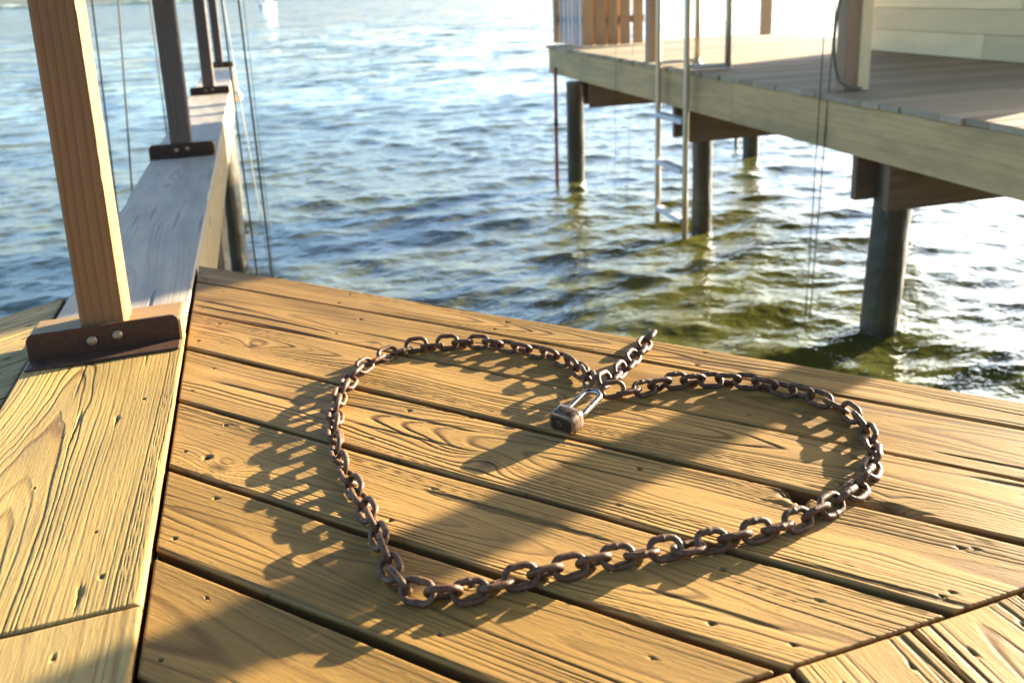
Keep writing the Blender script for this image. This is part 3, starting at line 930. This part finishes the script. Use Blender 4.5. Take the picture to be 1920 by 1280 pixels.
p = at(0.235, 1.09); piling('piling', 'thick black piling under the far dock nearest the deck, in the right of the picture', p.x, p.y, -0.34, 0.108, G_R, (0.055, 0))
p = at(0.30, 3.42); piling('piling', 'dark piling of the far dock directly behind the ladder', p.x, p.y, -0.34, 0.088, G_R)
p = at(-0.05, 5.66); piling('piling', 'dark piling under the far corner of the far dock beside the red pole', p.x, p.y, -0.34, 0.10, G_R)
p = at(2.40, 6.0); piling('piling', 'distant dark piling seen under the far dock to the right of the ladder', p.x, p.y, -0.34, 0.10, G_R)
p = at(2.42, 3.42); piling('piling', 'back piling under the far dock hidden behind its fascia', p.x, p.y, -0.34, 0.10, G_R)
p = at(2.4, 1.05); piling('piling', 'back piling under the near part of the far dock', p.x, p.y, -0.34, 0.10, G_R)
p = at(2.55, 6.6); cable('iron_pipe', 'thin dark pipe standing in the water beside the distant piling', [(p.x, p.y, -3), (p.x, p.y, -0.32)], 0.026, M['cable'], None, 'pipe')

# red pole at the corner
bm = bmesh.new(); add_tube(bm, [(3.150, 8.22, -3.0), (3.152, 8.22, -1.5), (3.160, 8.22, -0.3), (3.162, 8.22, -0.16)], 0.020, 10)
rp = bm_obj('red_pole', bm, M['red'], None, smooth=True)
tag(rp, 'slim red pole standing in the water at the far dock corner', 'pole')
bm = bmesh.new(); add_tube(bm, [(3.1555, 8.22, -0.80), (3.1565, 8.22, -0.72)], 0.0235, 10)
bm_obj('dark_band', bm, M['dark'], rp)

# roof posts of the far dock
def roof_post(label, x, y, w, top, extra=None, mat='farwood'):
    t = thing('roof_post', label, 'post', at(x, y, 0.0025), RA, 'square posts along the far dock edge')
    box_obj('post_timber', (-w / 2, -w / 2, 0), (w / 2, w / 2, top), M[mat], t, 0.005, 2)
    if extra:
        box_obj('facing_board', (w / 2 + 0.001, -w / 2 - 0.012, 0.001), (w / 2 + extra, w / 2 + 0.006, top), M['siding'], t, 0.004, 2)
    return t
roof_post('pale porch post with a hose looped beside it in front of the siding wall', 0.165, 1.42, 0.092, 2.5, 0.075, 'fence')
roof_post('brown square post on the far dock edge next to the ladder', 0.075, 3.93, 0.105, 2.5, None, 'fence')
roof_post('porch post of the far dock nearest the deck, right of the picture', 0.060, -0.96, 0.092, 2.5)
roof_post('slender post at the back corner of the far dock', 2.92, 6.58, 0.11, 2.5, None, 'fence')
roof_post('back post of the far dock behind the siding wall', 2.92, -0.96, 0.09, 2.5)

# hose hanging on the porch post
pw = at(0.165, 1.42)
hp = []
for k in range(15):
    t = k / 14
    hp.append((pw.x - 0.065 - 0.085 * math.sin(t * math.pi) ** 0.8 * (0.35 + 0.65 * t), pw.y - 0.03, 0.72 - 0.665 * t))
hp += [(pw.x - 0.03, pw.y - 0.075, 0.028), (pw.x + 0.02, pw.y - 0.085, 0.022), (pw.x + 0.045, pw.y - 0.08, 0.02)]
hp = [(pw.x - 0.055, pw.y - 0.02, 1.1)] + hp
cable('garden_hose', 'dark hose hanging in a curve on the pale porch post', hp, 0.0095, M['rope'], None, 'hose')

# shed
shed = thing('shed', 'pale board shed with horizontal siding standing on the far dock', 'shed', at(2.2, 1.15, 0.003), RA)
def build_shed():
    L, D, Hh = 2.62, 0.72, 2.35
    bm = bmesh.new()
    lay_co = bm.verts.layers.float_vector.new("wood_co"); lay_t = bm.verts.layers.float.new("tone")
    rng = random.Random(9)
    z = 0.0
    while z < Hh:
        h = min(0.196, Hh - z)
        cut = rng.uniform(0.7, 1.9)
        for (a, b) in ((0, cut - 0.001), (cut + 0.001, L)):
            # front boards, lower edge proud of the one below
            vs = add_box(bm, (-0.024, a, z + 0.002), (-0.002, b, z + h), 0.003)
            off = (rng.random() * 9, rng.random() * 0.3, rng.random() * 0.3); tn = rng.random()
            for v in vs:
                if v.co.x < -0.012 and v.co.z > z + h / 2:
                    v.co.x += 0.010
                v[lay_co] = (v.co.y + off[0], v.co.z - z + off[1], v.co.x + off[2]); v[lay_t] = tn
        for y in (-0.022, L):
            vs = add_box(bm, (-0.002, y, z + 0.002), (D, y + 0.022, z + h), 0.003)
            off = (rng.random() * 9, rng.random() * 0.3, rng.random() * 0.3); tn = rng.random()
            for v in vs:
                v[lay_co] = (v.co.x + off[0], v.co.z - z + off[1], v.co.y + off[2]); v[lay_t] = tn
        z += h
    bm_obj('wall', bm, M['siding'], shed)
    bm = bmesh.new(); add_box(bm, (D, -0.02, 0), (D + 0.02, L + 0.02, Hh)); add_box(bm, (0, 0, Hh + 0.001), (D, L, Hh + 0.02))
    bm_obj('back_wall', bm, M['siding'], shed)
build_shed()
bm = bmesh.new()
add_box(bm, (-0.45, -1.7, 2.505), (3.5, 7.0, 2.60), 0.01)
for k in range(27):
    add_box(bm, (-0.45, -1.6 + k * 0.32, 2.601), (3.5, -1.56 + k * 0.32, 2.625))
rf = bm_obj('porch_roof', bm, M['roof'], None)
rf.location = RO; rf.rotation_euler = (0, 0, RA)
tag(rf, 'low metal roof over the far dock, carried by its posts', 'roof')

# board fence at the end of the dock
fence = thing('board_fence', 'upright board fence at the outer end of the far dock', 'fence', at(0.235, 6.12, 0.003), RA)
def build_fence():
    rng = random.Random(4)
    # run parallel to the edge, pale
    for k in range(6):
        y = 0.03 + 0.135 * k
        box_obj('picket', (-0.012, y, 0.0), (0.010, y + 0.070, 1.25 + rng.uniform(-0.01, 0.01)), M['picket'], fence, 0.003, 2)
    box_obj('corner_post', (-0.06, 0.80, 0.0), (0.035, 0.895, 1.35), M['fence'], fence, 0.005, 2)
    x = 0.0
    for k in range(5):
        w = 0.128
        box_obj('fence_board', (x + 0.003, -0.010 + rng.uniform(-0.004, 0.004), 0.004), (x + w, 0.014, 1.25 + rng.uniform(-0.01, 0.01)), M['fence'], fence, 0.003, 2)
        x += w + (0.024 if k < 3 else 0.035)
    for k in range(3):
        xb = 0.140 + 0.152 * k
        box_obj('back_board', (xb - 0.035, 0.0535, 0.006), (xb + 0.035, 0.0725, 1.2), M['fence'], fence, 0.003, 2)
    for k in range(5):
        yb = 0.03 + 0.135 * k + 0.1025
        box_obj('back_board', (0.0495, yb - 0.055, 0.006), (0.068, yb + 0.055, 1.2), M['fence'], fence, 0.003, 2)
    for z in (0.25, 1.0):
        box_obj('rail', (0.0, 0.016, z), (0.78, 0.052, z + 0.085), M['fence'], fence, 0.003, 0)
        box_obj('rail', (0.012, 0.074, z + 0.001), (0.048, 0.798, z + 0.084), M['fence'], fence, 0.003, 1)
build_fence()

# ladder
lad = thing('dock_ladder', 'metal swim ladder with arched handrails at the far dock edge', 'ladder', at(-0.082, 2.99, 0), RA)
def build_ladder():
    for i, y in enumerate((0.0, 0.50)):
        bm = bmesh.new()
        pts = [(0, y, -1.37), (0, y, -1.0), (0, y, 0.0), (0, y, 0.62)]
        for k in range(1, 9):
            a = math.pi - k / 8 * math.pi
            pts.append((0.18 + 0.18 * math.cos(a), y, 0.62 + 0.18 * math.sin(a)))
        pts += [(0.36, y, 0.4), (0.36, y, 0.012)]
        add_tube(bm, pts, 0.024, 14)
        bm_obj('rail', bm, M['alu'], lad, smooth=True)
        bm = bmesh.new()
        add_tube(bm, [(0.02, y, 0.032), (0.2, y, 0.032), (0.385, y, 0.032)], 0.017, 12)
        add_lathe(bm, [(0.040, 0.003), (0.040, 0.010), (0.030, 0.014)], 16, Matrix.Translation((0.36, y, 0)))
        bm_obj('base_plate', bm, M['tread'], lad)
    for z in (-0.40, -0.805, -1.22):
        bm = bmesh.new()
        add_box(bm, (-0.038, 0.0245, z - 0.024), (0.038, 0.4755, z + 0.018), 0.005, None, 2)
        bm_obj('rung', bm, M['tread'], lad, co_axis=1)
build_ladder()

# ================================================================== motor boat far out
boat = thing('motor_boat', 'small white motor boat far out on the lake', 'boat', (6.8, 217.0, WATER), rad(48))
def build_boat():
    bm = bmesh.new()
    secs = [(-2.7, 0.95, 0.75, 0.02), (-1.5, 1.05, 0.78, 0.0), (0.0, 1.08, 0.85, 0.0), (1.3, 0.85, 0.95, 0.05), (2.3, 0.42, 1.05, 0.25), (2.9, 0.04, 1.12, 0.6)]
    rings = []
    for x, hw, top, keel in secs:
        rings.append([bm.verts.new(c) for c in ((x, -hw, top), (x, -hw * 0.86, 0.32 + keel * 0.6), (x, 0, -0.2 + keel), (x, hw * 0.86, 0.32 + keel * 0.6), (x, hw, top), (x, 0, top + 0.04))])
    for A, B in zip(rings, rings[1:]):
        for k in range(6):
            bm.faces.new((A[k], B[k], B[(k + 1) % 6], A[(k + 1) % 6]))
    bm.faces.new(rings[0]); bm.faces.new(rings[-1][::-1])
    bmesh.ops.recalc_face_normals(bm, faces=bm.faces)
    bm_obj('hull', bm, M['boat'], boat)
    box_obj('console', (-0.5, -0.5, 0.92), (0.7, 0.5, 1.5), M['boat'], boat, 0.08)
    bm = bmesh.new(); add_box(bm, (0.3, -0.52, 1.51), (0.36, 0.52, 1.95), 0.01, Matrix.Translation((0, 0, 0)))
    bm_obj('windscreen', bm, M['boatdark'], boat)
    box_obj('canopy', (-1.4, -0.9, 2.25), (0.9, 0.9, 2.34), M['boat'], boat, 0.03)
    for px in (-1.3, 0.8):
        for py in (-0.8, 0.8):
            bm = bmesh.new(); add_tube(bm, [(px, py, 0.8), (px, py, 2.26)], 0.03, 8); bm_obj('canopy_pole', bm, M['boat'], boat)
    box_obj('outboard', (-3.1, -0.2, 0.2), (-2.72, 0.2, 1.2), M['boatdark'], boat, 0.06)
build_boat()

# ================================================================== chain and padlock
LOOP = [(0.492,1.150),(0.510,1.180),(0.506,1.215),(0.503,1.248),(0.497,1.278),(0.487,1.300),(0.473,1.320),(0.451,1.341),(0.432,1.361),(0.407,1.384),(0.386,1.405),(0.359,1.420),(0.328,1.425),(0.298,1.431),(0.268,1.439),(0.239,1.443),(0.210,1.438),(0.185,1.422),(0.160,1.403),(0.138,1.385),(0.120,1.361),(0.108,1.334),(0.096,1.303),(0.086,1.270),(0.078,1.235),(0.073,1.199),(0.070,1.166),(0.069,1.133),(0.070,1.098),(0.074,1.058),(0.081,1.022),(0.088,0.990),(0.093,0.956),(0.096,0.924),(0.098,0.894),(0.100,0.865),(0.101,0.841),(0.103,0.818),(0.108,0.800),(0.118,0.789),(0.131,0.784),(0.146,0.779),(0.164,0.774),(0.183,0.771),(0.204,0.770),(0.226,0.771),(0.248,0.771),(0.270,0.769),(0.292,0.768),(0.314,0.767),(0.333,0.767),(0.353,0.765),(0.375,0.762),(0.397,0.760),(0.417,0.757),(0.437,0.754),(0.460,0.751),(0.488,0.748),(0.519,0.745),(0.550,0.743),(0.582,0.742),(0.615,0.744),(0.645,0.750),(0.675,0.759),(0.706,0.771),(0.733,0.784),(0.754,0.796),(0.772,0.809),(0.790,0.827),(0.807,0.851),(0.819,0.873),(0.827,0.892),(0.833,0.910),(0.836,0.931),(0.837,0.953),(0.832,0.973),(0.824,0.991),(0.814,1.010),(0.800,1.030),(0.787,1.047),(0.775,1.061),(0.757,1.079),(0.732,1.096),(0.705,1.111),(0.675,1.121),(0.639,1.127),(0.606,1.129),(0.580,1.127),(0.555,1.122),(0.528,1.116),(0.505,1.124)]
TAIL = [(0.508,1.146),(0.530,1.163),(0.556,1.183),(0.583,1.208),(0.608,1.232),(0.635,1.257),(0.662,1.284),(0.694,1.318)]
PITCH, WIRE = 0.0300, 0.0082
def link_mesh():
    rc = 0.0114                      # bend radius of the wire's centre line
    hl = (PITCH + WIRE) / 2 - rc     # half of the straight part
    pts = []
    for k in range(13):
        a = -math.pi / 2 + k / 12 * math.pi
        pts.append((hl + rc * math.cos(a), rc * math.sin(a)))
    for q in (0.55, 0.1, 0.035, 0.0, -0.035, -0.1, -0.55):
        pts.append((hl * q, rc))
    for k in range(13):
        a = math.pi / 2 + k / 12 * math.pi
        pts.append((-hl + rc * math.cos(a), rc * math.sin(a)))
    for q in (-0.6, -0.2, 0.2, 0.6):
        pts.append((hl * q, -rc))
    n = len(pts); seg = 12
    bm = bmesh.new(); rings = []
    for i, (x, y) in enumerate(pts):
        x0, y0 = pts[i - 1]; x1, y1 = pts[(i + 1) % n]
        d = Vector((x1 - x0, y1 - y0, 0)).normalized()
        a = Vector((-d.y, d.x, 0)); b = Vector((0, 0, 1))
        r = WIRE / 2
        if 13 <= i <= 19:            # butt weld: a bead with a notch in it
            r *= (1, 1.12, 1.16, 0.90, 1.16, 1.12, 1)[i - 13]
        rings.append([bm.verts.new(Vector((x, y, 0)) + (a * math.cos(2 * math.pi * k / seg) + b * math.sin(2 * math.pi * k / seg)) * r) for k in range(seg)])
    for i in range(n):
        A, B = rings[i], rings[(i + 1) % n]
        for k in range(seg):
            bm.faces.new((A[k], A[(k + 1) % seg], B[(k + 1) % seg], B[k])).smooth = True
    bmesh.ops.recalc_face_normals(bm, faces=bm.faces)
    me = bpy.data.meshes.new('link'); bm.to_mesh(me); bm.free()
    me.materials.append(M['rust'])
    return me

chain = thing('rusty_chain', 'rusty steel chain laid out as a heart shape on the deck planks', 'chain', (0.45, 1.1, 0))
def build_chain():
    rng = random.Random(12)
    me = link_mesh()
    def run(path, first, zfun):
        P = np.array(path, float)
        # smooth
        for _ in range(2):
            P[1:-1] = 0.25 * P[:-2] + 0.5 * P[1:-1] + 0.25 * P[2:]
        seg = np.linalg.norm(np.diff(P, axis=0), axis=1); s = np.concatenate([[0], np.cumsum(seg)])
        n = int(round(s[-1] / PITCH)); step = s[-1] / n
        for k in range(n):
            c = (k + 0.5) * step
            x, y = np.interp(c, s, P[:, 0]), np.interp(c, s, P[:, 1])
            a0, a1 = c - step * 0.55, c + step * 0.55
            t = Vector((np.interp(a1, s, P[:, 0]) - np.interp(a0, s, P[:, 0]), np.interp(a1, s, P[:, 1]) - np.interp(a0, s, P[:, 1]), 0)).normalized()
            roll = (42 if (k + first) % 2 else -46) + rng.gauss(0, 10) + 14 * math.sin(c * 9.0 + 1.0)
            z, tilt = zfun(k, n)
            z += 0.0114 * abs(math.sin(rad(roll))) + WIRE / 2 - base
            m = Matrix.Translation((x, y, z)) @ Matrix.Rotation(math.atan2(t.y, t.x), 4, 'Z') @ Matrix.Rotation(-tilt, 4, 'Y') @ Matrix.Rotation(rad(roll), 4, 'X')
            if rng.random() < 0.5:
                m = m @ Matrix.Rotation(math.pi, 4, 'X')
            if rng.random() < 0.5:
                m = m @ Matrix.Rotation(math.pi, 4, 'Z')
            o = bpy.data.objects.new('link', me); COL.objects.link(o)
            o.parent = chain
            o.matrix_world = m
            o.matrix_parent_inverse = Matrix.Identity(4)
            o.matrix_basis = Matrix.Translation(-Vector(chain.location)) @ m
    base = 0.0122
    run(LOOP, 0, lambda k, n: (base + (0.012 * max(0, 1 - k / 2.5)) + (0.008 * max(0, 1 - (n - 1 - k) / 2.0)), 0.0))
    run(TAIL, 1, lambda k, n: (base + (0.010 if k == 0 else 0.004 if k == 1 else 0.0), -0.2 if k == 0 else 0.0))
build_chain()

def build_lock():
    t = thing('padlock', 'worn metal padlock joining the chain at the dip of the heart', 'padlock', (0.4045, 1.058, 0.001), rad(35.0))
    t.rotation_euler = (0, rad(-4.5), rad(35.0))
    # local: x along the shackle, y across, z up; the keyhole end faces -x
    def rrect(w, h, r, n=6):
        out = []
        for cx, cy, a0 in ((w / 2 - r, h / 2 - r, 0), (-w / 2 + r, h / 2 - r, 90), (-w / 2 + r, -h / 2 + r, 180), (w / 2 - r, -h / 2 + r, 270)):
            for k in range(n + 1):
                a = rad(a0 + 90 * k / n)
                out.append((cx + r * math.cos(a), cy + r * math.sin(a)))
        return out
    W, Hh, L = 0.047, 0.033, 0.029
    zc = Hh / 2 + 0.0008
    def loft(name, xs, mat):
        bm = bmesh.new(); rings = []
        for x, sc, r in xs:
            rings.append([bm.verts.new((x, a, b + zc)) for a, b in rrect(W - sc * 2, Hh - sc * 2, r)])
        n = len(rings[0])
        for A, B in zip(rings, rings[1:]):
            for k in range(n):
                bm.faces.new((A[k], A[(k + 1) % n], B[(k + 1) % n], B[k])).smooth = True
        bm.faces.new(rings[0]); bm.faces.new(rings[-1])
        bmesh.ops.recalc_face_normals(bm, faces=bm.faces)
        o = bm_obj(name, bm, mat, t)
        o.data.set_sharp_from_angle(angle=rad(35))
        return o
    loft('body', [(0.0, 0.0030, 0.007), (0.0008, 0.0012, 0.0085), (0.0025, 0.0, 0.011), (L - 0.0115, 0.0, 0.011), (L - 0.0112, 0.0009, 0.009), (L - 0.0106, 0.0009, 0.009),
                  (L - 0.0103, 0.0, 0.0095), (L - 0.003, 0.0, 0.0095), (L - 0.001, 0.0012, 0.0085), (L, 0.003, 0.007)], M['lock'])
    bm = bmesh.new()
    pts = []
    for k in range(2):
        pts.append((L - 0.012 + 0.028 * k, -0.0142, zc))
    pts.append((L + 0.035, -0.0142, zc + 0.001))
    xe = L + 0.058
    for k in range(11):
        a = -math.pi / 2 + k / 10 * math.pi
        pts.append((xe + 0.0142 * math.cos(a), 0.0142 * math.sin(a), zc + 0.002))
    pts += [(L + 0.035, 0.0142, zc + 0.001), (L + 0.016, 0.0142, zc), (L - 0.012, 0.0142, zc)]
    add_tube(bm, pts, 0.0047, 14)
    bm_obj('shackle', bm, M['shackle'], t, smooth=True)
    # dark plate let into the end face, with the keyway
    bm = bmesh.new()
    rings = []
    for x, w2, h2 in ((0.0004, W - 0.0100, Hh - 0.0100), (-0.0004, W - 0.0102, Hh - 0.0102), (-0.0007, W - 0.0112, Hh - 0.0112)):
        rings.append([bm.verts.new((x, a, b + zc)) for a, b in rrect(w2, h2, 0.0065)])
    for A, B in zip(rings, rings[1:]):
        for k in range(len(A)):
            bm.faces.new((A[k], A[(k + 1) % len(A)], B[(k + 1) % len(A)], B[k]))
    bm.faces.new(rings[-1])
    bmesh.ops.recalc_face_normals(bm, faces=bm.faces)
    plate = bm_obj('end_plate', bm, M['plate'], t)
    bm = bmesh.new()
    add_lathe(bm, [(0.0050, 0.0), (0.0050, 0.0005), (0.0046, 0.0007)], 24, Matrix.Translation((-0.00071, 0.004, zc)) @ Matrix.Rotation(rad(-90), 4, 'Y'))
    bm_obj('key_cylinder', bm, M['lock'], plate)
    bm = bmesh.new(); add_box(bm, (-0.0020, 0.0034, zc - 0.0036), (-0.00142, 0.0046, zc + 0.0030), 0.0002)
    bm_obj('keyway', bm, M['dark'], plate)
build_lock()
